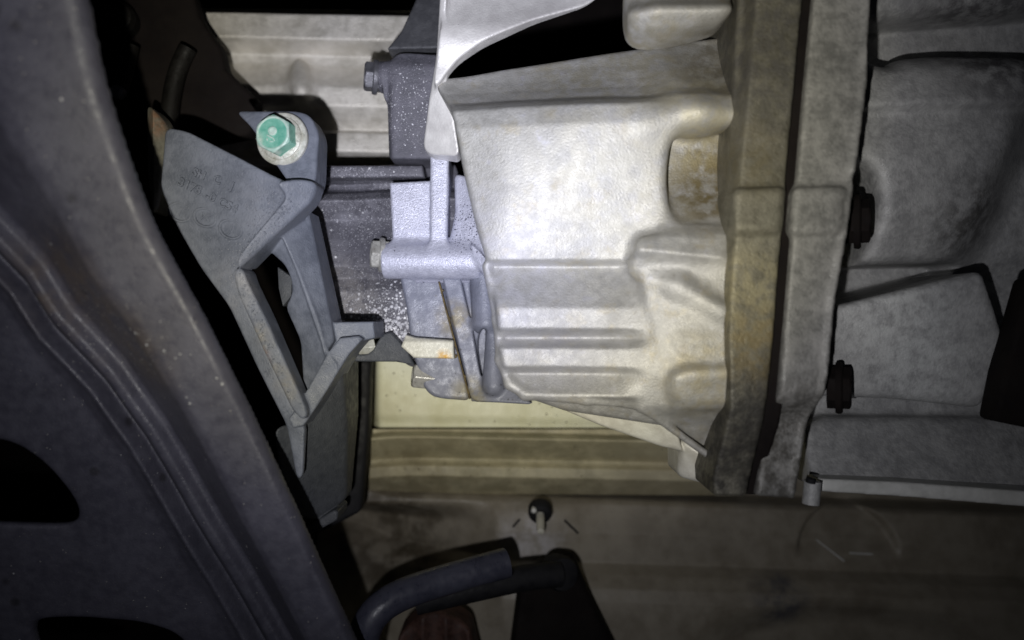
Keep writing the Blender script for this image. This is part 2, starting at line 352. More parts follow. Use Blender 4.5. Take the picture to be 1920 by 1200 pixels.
def tube(name, pts, r, m, parent=None, label=None, seg=16, caps=True, rs=None, smooth=3):
    """tube through pixel+depth points"""
    p = [P(*q) for q in pts]; rr = rs or [r] * len(p)
    for _ in range(smooth):
        q = [p[0]]; s2 = [rr[0]]
        for i in range(len(p) - 1):
            q += [p[i].lerp(p[i + 1], .25), p[i].lerp(p[i + 1], .75)]; s2 += [rr[i] * .75 + rr[i + 1] * .25, rr[i] * .25 + rr[i + 1] * .75]
        q.append(p[-1]); s2.append(rr[-1]); p, rr = q, s2
    bm = bmesh.new(); rings = []; up = None
    for i, c in enumerate(p):
        t = (p[min(i + 1, len(p) - 1)] - p[max(i - 1, 0)]).normalized()
        up = (Vector((0, 1, 0)) if up is None else up); up = (up - t * up.dot(t)).normalized(); sd = t.cross(up)
        rings.append([bm.verts.new(c + (up * math.cos(a) + sd * math.sin(a)) * rr[i]) for a in [2 * math.pi * j / seg for j in range(seg)]])
    for a, b in zip(rings, rings[1:]):
        for j in range(seg): bm.faces.new((a[j], a[(j + 1) % seg], b[(j + 1) % seg], b[j]))
    if caps: bm.faces.new(rings[0]); bm.faces.new(rings[-1])
    return bm_obj(name, bm, m, parent, label)

def frame_of(axis):
    z = axis.normalized(); x = z.orthogonal().normalized(); return x, z.cross(x), z
def lathe(name, base, axis, prof_, m, parent=None, label=None, seg=48, hexr=None, rot=0.0):
    """prof_: (radius, height) rings; hexr = across-flats/2 limits the radius to a hexagon for rings flagged True"""
    x, y, z = frame_of(axis); bm = bmesh.new(); rings = []
    for q in prof_:
        r, h = q[0], q[1]; hx = len(q) > 2 and q[2]; ring = []
        for j in range(seg):
            a = 2 * math.pi * j / seg; rad = r
            if hx:
                am = (a + rot) % (math.pi / 3) - math.pi / 6; rad = min(r, hexr / math.cos(am))
            ring.append(bm.verts.new(base + (x * math.cos(a) + y * math.sin(a)) * rad + z * h))
        rings.append(ring)
    for a, b in zip(rings, rings[1:]):
        for j in range(seg): bm.faces.new((a[j], a[(j + 1) % seg], b[(j + 1) % seg], b[j]))
    bm.faces.new(rings[0]); bm.faces.new(rings[-1])
    return bm_obj(name, bm, m, parent, label, flat_angle=24)
def hex_bolt(base, axis, af, h, m, parent, label=None, washer=None, rot=0.0, name='bolt', wm=None):
    hr = af / 2; R = hr / math.cos(math.pi / 6)
    o = lathe(name, base, axis, [(R, -.004, True), (R, h * .78, True), (R * .985, h * .86, True), (hr * .97, h * .98, True), (hr * .90, h), (hr * .55, h), (hr * .50, h - .0004)], m, parent, label, hexr=hr, rot=rot, seg=72)
    if washer:
        r, t = washer
        lathe('washer', base, axis, [(r * .4, -.001), (r * .97, -.001), (r, 0), (r, t * .6), (r * .93, t), (hr * .9, t)], wm or m, o)
    return o

def slab(name, pts, d0, th, m, parent=None, label=None, bevel=.0005, ch=0):
    """flat solid plate: pts pixels (optionally with own depth), thickness away from the camera"""
    q = [(p[0], p[1], p[2] if len(p) > 2 else d0) for p in pts]
    bm = bmesh.new(); vs = [bm.verts.new(P(*a)) for a in q]; f = bm.faces.new(vs)
    r = bmesh.ops.extrude_face_region(bm, geom=[f]); ev = [g for g in r['geom'] if isinstance(g, bmesh.types.BMVert)]
    bmesh.ops.translate(bm, verts=ev, vec=(0, th, 0))
    if bevel: bmesh.ops.bevel(bm, geom=bm.edges[:], offset=bevel, segments=2, affect='EDGES', profile=.5)
    return bm_obj(name, bm, m, parent, label, flat_angle=50)

# ------------------------------------------------------------------ SETTING: dark engine bay and the car's underbody
o = slab('engine_bay_wall', [(-500, -400), (2500, -400), (2500, 1600), (-500, 1600)], .62, .01, M['black'], bevel=0); o['kind'] = 'structure'

# stamped floor pan (below): grid sheet with pressed steps, given thickness
def sheet(name, x0, x1, y0, y1, d, fn, m, nx, ny, th=.0015, mask=None):
    px = np.linspace(x0, x1, nx); py = np.linspace(y0, y1, ny); A, B = np.meshgrid(px, py, indexing='ij')
    D = fn(A, B); V = np.stack([(A - 960) * PXS * d, D, (600 - B) * PXS * d], -1).reshape(-1, 3)
    i, j = np.meshgrid(np.arange(nx - 1), np.arange(ny - 1), indexing='ij'); i = i.ravel(); j = j.ravel()
    Q = np.stack([i * ny + j, i * ny + j + 1, (i + 1) * ny + j + 1, (i + 1) * ny + j], 1)
    me = bpy.data.meshes.new(name); me.from_pydata(V.tolist(), [], Q.tolist()); me.polygons.foreach_set('use_smooth', [True] * len(Q)); me.materials.append(m); me.update()
    o = bpy.data.objects.new(name, me); COL.objects.link(o); md = o.modifiers.new('thickness', 'SOLIDIFY'); md.thickness = th; md.offset = -1
    return o
def sst(a, b, v): t = np.clip((v - a) / (b - a), 0, 1); return t * t * (3 - 2 * t)
# rows slope a little down to the right in the photo: v = row corrected by that slope
pan_p = prof([(812, .450), (936, .444), (941, .4285), (948, .4255), (1000, .421), (1056, .4205), (1070, .4135), (1090, .4080), (1112, .4060), (1200, .404), (1300, .404)], 6)
def pan(A, B):
    v = B - (A - 960) * .032
    v = v - 22 * np.exp(-((np.clip(A, 640, 900) - 640) / 60.0) ** 2) * -1
    D = pan_p(v)
    # dimple with the stud clip
    r = np.hypot((A - 1010) / 1.25, B - 968); D = D - .007 * np.exp(-(r / 62) ** 2) * sst(930, 965, B) * (1 - .3 * sst(960, 1100, B))
    # round pressing at the right with its crescent step
    r = np.hypot(A - 1600, (B - 1050)); D = D + .0060 * (1 - sst(90, 101, r)) * (1 - sst(1010, 1060, B))
    # crease left of the dimple and pressed valley at the lower left
    D = D + .045 * np.clip((928 - A + (B - 980) * .1) / 330, 0, 1) ** .8 * sst(945, 1000, B) * sst(1250, 1080, B)
    D = D + .010 * sst(1110, 1180, B + 50 * np.exp(-((A - 1560) / 210.0) ** 2) - 40) * np.exp(-((A - 1560) / 230.0) ** 4)
    return D
o = sheet('floor_pan', 560, 2100, 812, 1320, .415, pan, M['floor'], 300, 320); o['kind'] = 'structure'
# olive inner sill with its rib, in front of the pan's upper edge
sill_p = prof([(808, .4100), (811, .4030), (815, .4020), (864, .4190), (870, .4180), (876, .4150), (895, .4150), (942, .4320), (948, .434)], 5)
def sill(A, B):
    v = B - (A - 700) * .020 - 10 * np.exp(-((A - 650) / 70.0) ** 2); return sill_p(v) + .012 * (1 - sst(640, 690, A))
o = sheet('sill_panel', 630, 1400, 806, 946, .408, sill, M['olive'], 240, 90); o['kind'] = 'structure'
ridge = lambda A, B: .416 + .008 * (1 - sst(690, 712, A)) - .0012 * sst(965, 1000, A) + .002 * sst(780, 800, B - (A - 960) * .02) 
o = sheet('cream_heat_shield', 640, 1360, 640, 803, .415, ridge, M['cream'], 160, 60)
o['label'] = 'cream painted sheet panel glimpsed between gearbox and sill'; o['category'] = 'heat shield'
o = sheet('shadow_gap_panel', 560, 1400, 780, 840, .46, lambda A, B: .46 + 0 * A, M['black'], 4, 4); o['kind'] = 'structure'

# pale ledge lower right
V = Vol(1500, 880, 2000, 970, .295, .38, .0008)
V.prism([(1538, 898), (1700, 905), (2000, 927), (2000, 957), (1700, 932), (1538, 922)], .3055, .33, r=.0008, ch=0)
V.mesh('pale_ledge', M['ledge']).update_tag()
led = COL.objects['pale_ledge']; led['label'] = 'long pale painted ledge running to the right edge below the engine block'; led['category'] = 'ledge'

# scratches on the floor pan
for (a, b) in (((1530, 1012), (1583, 1052)), ((1592, 1037), (1636, 1039))):
    pa, pb = pan(np.array([float(a[0])]), np.array([float(a[1])]))[0], pan(np.array([float(b[0])]), np.array([float(b[1])]))[0]
    o = tube('scratch_mark', [(a[0], a[1], pa - .0012), (b[0], b[1], pb - .0012)], .0005, M['chalk'], seg=6)
    o['label'] = 'slanting bright scratched line in the floor pan' if a[0] == 1530 else 'short level scratched line in the floor pan'; o['category'] = 'scratch'

# ------------------------------------------------------------------ GEARBOX
gb = empty('gearbox', P(960, 600, .33), 'cast aluminium gearbox with pale bell housing filling the centre', 'gearbox')

# ---- bell housing
V = Vol(780, 30, 1420, 930, .268, .345, .00060)
vp = prof([(50, .316), (100, .3115), (128, .3080), (150, .3045), (176, .2990), (190, .2930), (204, .2885), (240, .2875), (488, .2932), (497, .2978), (568, .2908), (578, .2898), (616, .2898), (634, .2955), (652, .2900), (688, .2900), (700, .2945), (742, .2900), (760, .298), (800, .315)], 10)
vr = prof([(50, .315), (95, .309), (130, .303), (165, .296), (190, .2900), (220, .2880), (430, .2912), (500, .2895), (700, .2895), (760, .293), (800, .302), (900, .315)], 18)
def bellf(A, B):
    s = sst(1150, 1235, A + (B - 560) * .10)
    d = vp(B) * (1 - s) + vr(B) * s
    return d + .004 * (1 - sst(840, 960, A)) - .007 * sst(900, 1400, A) + .0016 * np.sin(A / 70. + B / 130.)
V.prism([(798, 112), (1000, 84), (1200, 60), (1410, 30), (1410, 780), (1400, 900), (1340, 862), (1255, 790), (1190, 762), (1060, 752), (985, 745), (952, 718), (936, 670), (932, 600), (920, 515), (893, 430), (868, 320), (846, 200)], bellf, .335, r=.0022, ch=2, nom=.291, wb=.0001)
# rim that follows the left/lower edge of the casting
rim = [(912, 500, .2965), (933, 600, .2945), (938, 675, .2945), (955, 720, .2945), (985, 741, .2935), (1100, 750, .292), (1250, 762, .2905)]
for a, b in zip(rim, rim[1:]): V.cone(a, b, .0016, k=.0025)
# upper right: two lobes and the deep pocket below them
V.prism([(1262, 232), (1400, 236), (1400, 440), (1262, 428), (1250, 330)], .255, .3, r=.003, k=.004, mode='-', ch=2, nom=.287)
V.prism([(1235, 225), (1410, 225), (1410, 445), (1235, 440)], [(1258, 330, .3005), (1400, 330, .2975), (1330, 240, .320), (1330, 430, .2885)], .34, r=.001, k=.005, ch=0)
V.ball((1300, 220, .2915), .0110, .012, .0068, k=.005)
V.ball((1225, 232, .2890), .010, .006, .0062, k=.005)
# boss under the pocket with its diagonal crest
V.prism([(1195, 446), (1262, 431), (1352, 431), (1360, 445), (1360, 575), (1275, 533), (1190, 500)], prof([(425, .2865), (445, .2805), (478, .2775), (505, .2835), (530, .2895), (580, .289)], 14) and (lambda A, B: prof([(425, .2865), (445, .2815), (478, .2790), (500, .2835), (520, .2885), (590, .2875)], 14)(B - (A - 1280) * .10)), .31, r=.0028, k=.004, ch=1, nom=.282)
V.prism([(1195, 520), (1275, 545), (1340, 580), (1358, 600), (1358, 700), (1255, 690), (1230, 600)], [(1200, 520, .2845), (1350, 600, .2805), (1250, 690, .2845)], .31, r=.0025, k=.004, ch=2)
V.cone((1190, 503, .2870), (1270, 536, .2840), .0018, .0022, k=.006); V.cone((1270, 536, .2840), (1352, 582, .2805), .0022, .0016, k=.006)
# lump at lower right
V.prism([(1258, 704), (1290, 690), (1400, 690), (1400, 768), (1290, 766), (1258, 745)], [(1260, 700, .2785), (1400, 700, .2780), (1330, 765, .2825)], .31, r=.004, k=.004, ch=1)
# lower web below rim
V.prism([(960, 738), (1250, 764), (1330, 800), (1400, 905), (1345, 868), (1250, 800), (1060, 772)], [(970, 740, .302), (1250, 764, .296), (1345, 860, .306)], .335, r=.002, k=.002, ch=0)
V.cone((1205, 765, .290), (1345, 866, .298), .0013, k=.003)
V.mesh('bell_housing', M['bell'], gb)
# horn rib and block under the housing
V = Vol(1000, 740, 1370, 925, .30, .345, .0006)
V.prism([(1015, 755), (1120, 764), (1262, 792), (1280, 846), (1240, 838), (1130, 802)], [(1040, 768, .318), (1262, 792, .304), (1280, 846, .308)], .338, r=.0016, ch=0)
V.prism([(1277, 820), (1352, 868), (1350, 905), (1330, 912), (1278, 902)], [(1277, 820, .309), (1352, 868, .304), (1278, 902, .316)], .338, r=.003, ch=1)
V.mesh('lower_rib', M['horn'], gb)
# housing flange
V = Vol(1355, -60, 1535, 945, .255, .33, .0009)
gapx = [(-60, 1522), (0, 1514), (200, 1495), (400, 1478), (600, 1462), (800, 1443), (940, 1422)]
lft = [(940, 1350), (905, 1345), (760, 1368), (600, 1362), (440, 1370), (240, 1380), (0, 1392), (-60, 1395)]
edgeL = [(x - 10, y) for y, x in gapx] + [(x, y) for y, x in lft]
def flf(A, B):
    t = A - np.interp(B, [a for a, b in gapx], [b for a, b in gapx])     # negative to the left of the joint
    return .2750 + .007 * sst(-94, -112, t) + .0035 * sst(-12, -2, t) + .008 * sst(740, 930, B) + .0003 * np.sin(B / 37.)
V.prism(edgeL, flf, .325, r=.0011, k=.001, ch=0, nom=.276, wb=.0002)
V.prism([(1376, 352), (1474, 346), (1466, 438), (1376, 436)], .2722, .30, r=.0025, k=.0025, ch=1)
V.prism([(1385, 350 - 30), (1395, 335), (1470, 335), (1470, 343), (1385, 343)], .26, .2735, r=.002, k=.003, mode='-', ch=1, nom=.273)
V.mesh('housing_flange', M['flange'], gb)

# ---- inspection cover above with the curved opening, and its folded left flank
V = Vol(780, -60, 1150, 300, .285, .345, .0005)
V.prism([(836, -60), (1180, -60), (1100, 0), (1000, 34), (905, 78), (860, 108), (838, 132), (822, 156), (812, 156), (828, 40)], lambda A, B: .305 + .010 * sst(100, -40, B) + .010 * sst(140, 0, B) * sst(1000, 880, A) * 0 + .004 * sst(40, 130, B), .316, r=.0008, k=.001, ch=1, nom=.308, wb=.0004)
V.prism([(832, -40), (846, -40), (832, 110), (838, 160), (850, 215), (862, 292), (804, 284), (789, 270), (803, 185), (820, 110)], [(832, 0, .308), (850, 290, .318), (790, 272, .324)], .332, r=.0008, k=.002, ch=1)
V.mesh('inspection_cover', M['cover_sheet'], gb)
# lug at the top
V = Vol(1160, -60, 1400, 100, .268, .33, .0007)
V.prism([(1180, -60), (1178, 30), (1190, 60), (1225, 70), (1310, 54), (1376, 32), (1380, -60)], lambda A, B: .284 - .006 * np.exp(-((B - 22) / 24.) ** 2) + .008 * sst(45, 80, B) + .004 * sst(1240, 1180, A), .297, r=.004, ch=2, nom=.281)
V.mesh('top_lug', M['bell'], gb)
# dark cavity behind the opening

# ---- gear case (speckled casting, left)
V = Vol(540, 285, 960, 700, .325, .395, .00055)
gp = prof([(285, .385), (300, .375), (350, .372), (362, .362), (378, .357), (398, .361), (412, .363), (450, .360), (500, .3585), (522, .3625), (545, .3585), (600, .3575), (640, .3585)], 9)
V.prism([(585, 300), (850, 300), (900, 420), (930, 560), (850, 660), (775, 660), (707, 608), (622, 600), (600, 500), (578, 455), (566, 400), (590, 360)], lambda A, B: gp(B) - .006 * sst(640, 760, A), .385, r=.0012, ch=0, nom=.360, wb=.0006)
# shelf bar
V.prism([(588, 310), (792, 309), (797, 333), (588, 333)], .3545, .385, r=.0015, k=.001, ch=0)
V.cone((588, 352, .366), (800, 348, .366), .003, k=.0008, mode='-')
# plate between the bars
gear = V
# speckled ledge running down to the tab
V.prism([(700, 600), (742, 612), (780, 640), (780, 676), (765, 672), (735, 648)], .351, .385, r=.0015, k=.003, ch=1)
V.prism([(740, 640), (778, 668), (782, 690), (762, 686), (745, 665)], .3545, .385, r=.0015, k=.003, ch=1)
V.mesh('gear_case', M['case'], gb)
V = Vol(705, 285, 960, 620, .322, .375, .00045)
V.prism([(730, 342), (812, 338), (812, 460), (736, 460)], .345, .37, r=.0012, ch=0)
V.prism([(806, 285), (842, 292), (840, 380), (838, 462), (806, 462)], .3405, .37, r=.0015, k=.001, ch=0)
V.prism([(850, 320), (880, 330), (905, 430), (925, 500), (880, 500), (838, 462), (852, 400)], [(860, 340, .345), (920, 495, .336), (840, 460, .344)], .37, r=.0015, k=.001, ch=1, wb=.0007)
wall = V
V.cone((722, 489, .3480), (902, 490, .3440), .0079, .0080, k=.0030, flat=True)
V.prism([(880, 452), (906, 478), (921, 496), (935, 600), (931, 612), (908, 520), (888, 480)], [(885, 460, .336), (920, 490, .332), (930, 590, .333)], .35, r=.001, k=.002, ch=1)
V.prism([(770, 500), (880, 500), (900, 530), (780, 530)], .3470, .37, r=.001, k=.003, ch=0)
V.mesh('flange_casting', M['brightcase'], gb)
# upper cap with the dusty face
V = Vol(695, -60, 860, 310, .33, .39, .0005)
V.prism([(738, 97), (752, 92), (835, 97), (822, 298), (727, 298), (724, 190), (716, 178), (716, 120), (726, 110)], lambda A, B: .3455 + .004 * sst(130, 95, B) + .003 * np.exp(-((A - 724) / 8.) ** 2), .375, r=.0018, ch=1, nom=.346)
V.cone((712, 145, .3535), (800, 145, .3535), .0068, k=.002, flat=True)
V.mesh('end_cap', M['cap'], gb)
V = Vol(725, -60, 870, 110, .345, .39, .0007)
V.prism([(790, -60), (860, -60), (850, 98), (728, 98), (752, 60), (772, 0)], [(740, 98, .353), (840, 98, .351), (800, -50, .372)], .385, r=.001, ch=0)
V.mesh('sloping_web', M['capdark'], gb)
# side cover below, foot and columns
V = Vol(740, 505, 1010, 775, .322, .375, .00045)
V.prism([(748, 515), (826, 515), (882, 752), (828, 748), (806, 742), (792, 722), (786, 700), (772, 660), (760, 570)], .3475, .37, r=.0018, ch=1, wb=.0003)
V.mesh('side_cover', M['cover'], gb)
V = Vol(800, 505, 1010, 775, .322, .375, .00038)
V.prism([(826, 518), (926, 520), (937, 600), (933, 660), (946, 712), (985, 746), (1000, 757), (884, 753)], .3485, .37, r=.001, ch=0)
V.prism([(829, 520), (864, 522), (884, 610), (904, 712), (909, 726), (879, 728), (862, 660)], .3440, .37, r=.0010, k=.0008, ch=0)
V.prism([(874, 722), (905, 712), (935, 712), (985, 744), (1000, 757), (884, 753)], [(880, 735, .3440), (985, 750, .3380), (930, 715, .3430)], .37, r=.0014, k=.0015, ch=1)
V.cone((906, 520, .3465), (912, 604, .3455), .0060, .0062, k=.0014); V.ball((911, 606, .3455), .0066, .0050, .0028, k=.0015)
V.prism([(899, 618), (914, 614), (917, 640), (912, 690), (905, 712), (900, 690), (894, 650)], .325, .3540, r=.001, k=.001, mode='-', ch=2, nom=.346)
V.cone((924, 620, .3450), (926, 722, .3425), .0030, .0050, k=.0020)
V.mesh('cover_flange', M['cover'], gb)
tube('sealant_bead', [(823, 528, .3455), (836, 580, .3452), (855, 650, .3452), (870, 705, .3452), (881, 748, .3455)], .0004, M['seal'], gb, seg=8)
for (x, y, r) in ((842, 598, .0011), (846, 645, .0012), (853, 668, .0016), (872, 706, .0012), (830, 545, .0009)):
    lathe('sealant_blob', P(x, y, .3460), Vector((0, -1, 0)), [(r * .6, -.001), (r * .6, .0002), (r * .3, .0006)], M['seal'], gb, seg=10)
# cream tab
V = Vol(760, 620, 870, 690, .33, .36, .0004)
V.prism([(760, 628), (778, 633), (850, 638), (852, 673), (776, 671), (752, 650)], lambda A, B: .3385 + .0012 * sst(642, 632, B), .350, r=.0009, ch=0, nom=.339)
V.mesh('cream_tab', M['tab'], gb)

# ---- upper ribbed casing behind
V = Vol(300, 15, 840, 310, .375, .44, .0008)
up = prof([(20, .415), (28, .405), (34, .3985), (82, .3975), (90, .403), (98, .4085), (118, .4085), (165, .4010), (200, .4015), (226, .4085), (240, .411), (246, .4040), (284, .4035), (294, .412)], 7)
V.prism([(330, 25), (830, 29), (830, 296), (590, 296), (560, 310), (330, 310)], lambda A, B: up(B - (A - 600) * .02), .435, r=.002, ch=0, nom=.404, wb=.0005)
V.cone((560, 122, .403), (565, 170, .3975), .0022, .0035, k=.010)
V.mesh('upper_casing', M['upper'], gb)
# bolts
for b_, lab, mt_, af in (((704, 145, .3535), 'dull grey hex bolt in the dusty end cap', 'greybolt', .0113), ((716, 478, .3485), 'bright zinc hex bolt at the end of the smooth boss', 'steel', .0113)):
    hex_bolt(P(*b_), Vector((-1, -.22, .05)), af, .0050, M[mt_], gb, lab, (.0076, .0013), rot=.25)
hex_bolt(P(796, 706, .352), Vector((-1, -.22, .12)), .0100, .0054, M['steel'], gb, 'pale hex bolt at the lower left corner of the side cover', None, rot=.3)

# corrosion crumbs on the case
def crumbs(name, vol, zone, n, smin_, smax_, m, parent, d=.35):
    bm = bmesh.new(); c = 0
    while c < n:
        px, py = zone(); h = vol.hit(px, py, d); c += 1
        if h is None: continue
        r = random.uniform(smin_, smax_) * random.uniform(.5, 1)
        mt = Matrix.Translation(h) @ Matrix.Rotation(random.uniform(0, 6.3), 4, Vector((random.random(), random.random(), random.random() + .1)).normalized()) @ Matrix.Diagonal((r * random.uniform(.7, 1.4), r * .7, r, 1))
        bmesh.ops.create_icosphere(bm, subdivisions=1, radius=1, matrix=mt)
    o = bm_obj(name, bm, m, parent, smooth=False); o['kind'] = 'stuff'; return o
def zone_case():
    t = abs(random.gauss(0, 1)); x = 765 - t * 45 + random.gauss(0, 10); y = 668 - abs(random.gauss(0, 1)) * 50 - t * 14
    if y < 525: y = random.uniform(540, 640)
    return min(x, 770), y
crumbs('corrosion_crumbs', gear, zone_case, 330, .0003, .0012, M['crumb'], gb)

# ------------------------------------------------------------------ ENGINE BLOCK (right)
eb = empty('engine_block', P(1700, 600, .33), 'dim grey cast engine block bolted to the gearbox at right', 'engine block')
V = Vol(1400, -80, 1660, 960, .262, .34, .0010)
rgt = [(-80, 1632), (0, 1628), (150, 1622), (300, 1603), (430, 1585), (560, 1563), (700, 1548), (800, 1530), (945, 1505)]
pl = [(x + 9, y) for y, x in gapx] + [(x, y) for y, x in reversed(rgt)]
def ebf(A, B):
    t = A - np.interp(B, [a for a, b in gapx], [b for a, b in gapx]); q = np.interp(B, [a for a, b in rgt], [b for a, b in rgt]) - A
    return .2775 + .003 * sst(10, 0, t) - .0012 * sst(16, 4, q) + .010 * sst(730, 800, B) + .0003 * np.sin(B / 41.)
V.prism(pl, ebf, .33, r=.0011, ch=0, nom=.279, wb=.0004)
V.prism([(1490, 348), (1590, 345), (1580, 436), (1482, 440)], .2750, .30, r=.0025, k=.0025, ch=1)
V.prism([(1492, 330), (1598, 322), (1596, 340), (1490, 344)], .26, .2765, r=.002, k=.003, mode='-', ch=1, nom=.276)
V.mesh('block_flange', M['blockflange'], eb)
V = Vol(1400, -80, 1560, 950, .272, .31, .0009)
V.prism([(x - 16, y) for y, x in gapx] + [(x + 22, y) for y, x in reversed(gapx)], lambda A, B: .2805 + .010 * sst(740, 930, B), .30, r=.0008, ch=0, nom=.2805)
V.mesh('joint_shade_strip', M['black'], eb)  # added black strip that paints the shade inside the joint
V = Vol(1480, -80, 2100, 960, .285, .38, .0013)
bp_ = prof([(-80, .330), (0, .325), (60, .322), (130, .314), (200, .310), (212, .314), (300, .312), (400, .315), (480, .322), (520, .33), (620, .33), (760, .34), (960, .335)], 16)
V.prism([(1560, -80), (2100, -80), (2100, 900), (1520, 900), (1550, 500)], lambda A, B: bp_(B + (A - 1700) * .02) + .022 * sst(-60, 90, (A - 1905) + (B - 300) * .40) * sst(800, 300, B), .372, r=.002, ch=0, nom=.315, wb=.0012)
# recesses: top corner, slot beside the flange, wedge
V.prism([(1640, 25), (1700, 8), (2100, -20), (2100, 95), (1760, 90), (1700, 95), (1670, 115), (1640, 100)], .28, .352, r=.010, k=.014, mode='-', nom=.318, ch=1)
V.prism([(1595, 300), (1640, 310), (1655, 390), (1640, 470), (1620, 520), (1575, 545), (1555, 560)], .28, .355, r=.004, k=.006, mode='-', nom=.314, ch=2)
V.prism([(1560, 505), (1640, 495), (1825, 490), (1830, 506), (1700, 538), (1565, 575)], .28, .358, r=.002, k=.003, mode='-', nom=.322, ch=1)
# lower rounded panel
V.prism([(1550, 578), (1830, 508), (1862, 580), (1892, 662), (1850, 768), (1700, 752), (1530, 745)], [(1560, 580, .304), (1830, 515, .298), (1880, 680, .304), (1580, 740, .309)], .36, r=.004, k=.003, ch=1, wb=.001)
V.prism([(1510, 805), (1560, 785), (2100, 790), (2100, 920), (1505, 905)], [(1520, 800, .325), (2000, 800, .335), (1520, 905, .312), (2000, 920, .32)], .36, r=.003, k=.003, ch=0, wb=.001)
V.mesh('block_body', M['block'], eb)
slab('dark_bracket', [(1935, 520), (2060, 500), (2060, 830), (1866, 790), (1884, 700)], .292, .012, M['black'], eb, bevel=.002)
hex_bolt(P(1572, 727, .300), Vector((.92, -.40, 0)), .0140, .0046, M['black'], eb, 'dark round headed bolt low on the block flange', (.0098, .0016), rot=.2)
hex_bolt(P(1606, 415, .303), Vector((.92, -.40, 0)), .0145, .0050, M['black'], eb, 'black hex bolt in the slot beside the flange', (.0105, .0016), rot=.2)
tube('dowel', [(1520, 945, .300), (1524, 902, .300)], .0032, M['block'], eb, seg=20)
tube('dowel_bore', [(1519.5, 905, .2968), (1521, 897, .2966)], .0018, M['flatblack'], eb, seg=14)

# ------------------------------------------------------------------ MOUNT BRACKET
mb = empty('mount_bracket', P(520, 600, .31), 'dark painted cast mount bracket with raised foundry markings', 'bracket')
V = Vol(285, 190, 720, 1010, .290, .362, .00042)
# lettered face
V.prism([(312, 240), (352, 247), (452, 298), (520, 334), (560, 352), (520, 410), (462, 478), (446, 515), (452, 560), (490, 650), (545, 770), (566, 800), (560, 900), (548, 905), (530, 800), (476, 690), (425, 575), (372, 502), (328, 425), (298, 352)],
        [(312, 240, .3035), (550, 350, .3015), (545, 790, .309)], .313, r=.0010, ch=1)
# ear
V.prism([(438, 206), (556, 205), (580, 214), (597, 248), (594, 338), (578, 372), (548, 350), (530, 326), (492, 272), (470, 238)], [(440, 205, .3115), (590, 250, .3110), (560, 350, .3080)], .326, r=.0014, k=.002, ch=1)
V.cone((583, 245, .3150), (584, 340, .3145), .0022, k=.002)
# corner block and rim running down and back up
V.prism([(520, 345), (560, 335), (592, 338), (582, 372), (478, 478), (452, 505), (448, 490), (466, 462), (540, 368)], [(560, 340, .3005), (450, 500, .2985), (590, 345, .3035)], .316, r=.0012, k=.0015, ch=1)
V.prism([(440, 505), (458, 503), (464, 525), (500, 600), (575, 775), (566, 792), (546, 772), (488, 645), (446, 545)], [(445, 510, .2980), (565, 785, .3020), (500, 600, .2995)], .3125, r=.0011, k=.0015, ch=1)
# recessed web with its ridge
V.prism([(524, 430), (500, 468), (536, 498), (548, 530), (545, 556), (530, 574), (542, 600), (560, 640), (562, 775), (640, 690), (614, 655), (600, 600), (560, 500)], [(524, 430, .311), (610, 660, .3115), (545, 600, .316)], .335, r=.0008, k=.001, ch=1)
V.prism([(524, 425), (548, 405), (572, 392), (618, 600), (625, 640), (610, 664), (604, 640), (560, 510)], [(524, 430, .3095), (572, 400, .3165), (608, 660, .3085), (622, 620, .316)], .335, r=.0008, k=.001, ch=0)
# strut and foot
V.prism([(548, 782), (561, 764), (612, 664), (634, 634), (668, 630), (676, 636), (652, 664), (602, 752), (574, 796), (556, 800)], [(560, 785, .3055), (612, 664, .3105), (665, 630, .3140)], .335, r=.0007, k=.0006, ch=0)
V.prism([(616, 604), (699, 603), (702, 634), (676, 640), (652, 652), (618, 664)], [(620, 605, .3170), (708, 605, .3195), (640, 650, .3180)], .345, r=.0007, k=.0006, ch=0)
brk = V
V.mesh('casting', M['bracket'], mb)
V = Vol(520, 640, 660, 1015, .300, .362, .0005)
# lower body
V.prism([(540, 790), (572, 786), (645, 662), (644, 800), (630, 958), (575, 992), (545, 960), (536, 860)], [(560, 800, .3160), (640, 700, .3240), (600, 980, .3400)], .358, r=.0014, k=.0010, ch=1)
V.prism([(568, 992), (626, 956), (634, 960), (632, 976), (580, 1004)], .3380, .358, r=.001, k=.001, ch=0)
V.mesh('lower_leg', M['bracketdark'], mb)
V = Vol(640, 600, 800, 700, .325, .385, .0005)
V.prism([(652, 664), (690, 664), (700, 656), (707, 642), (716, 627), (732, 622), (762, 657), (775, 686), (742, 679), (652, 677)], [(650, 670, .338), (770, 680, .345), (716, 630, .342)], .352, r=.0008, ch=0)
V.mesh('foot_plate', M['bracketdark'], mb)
hex_bolt(P(682, 650, .3440), Vector((-1, -.45, -.1)), .0072, .0050, M['washer'], mb, 'small pale bolt head in the foot of the bracket', None, rot=.4)
hole_back = slab('inner_rib', [(520, 500), (548, 520), (546, 555), (530, 575), (522, 540)], .325, .006, M['bracketdark'], mb, bevel=.0004)

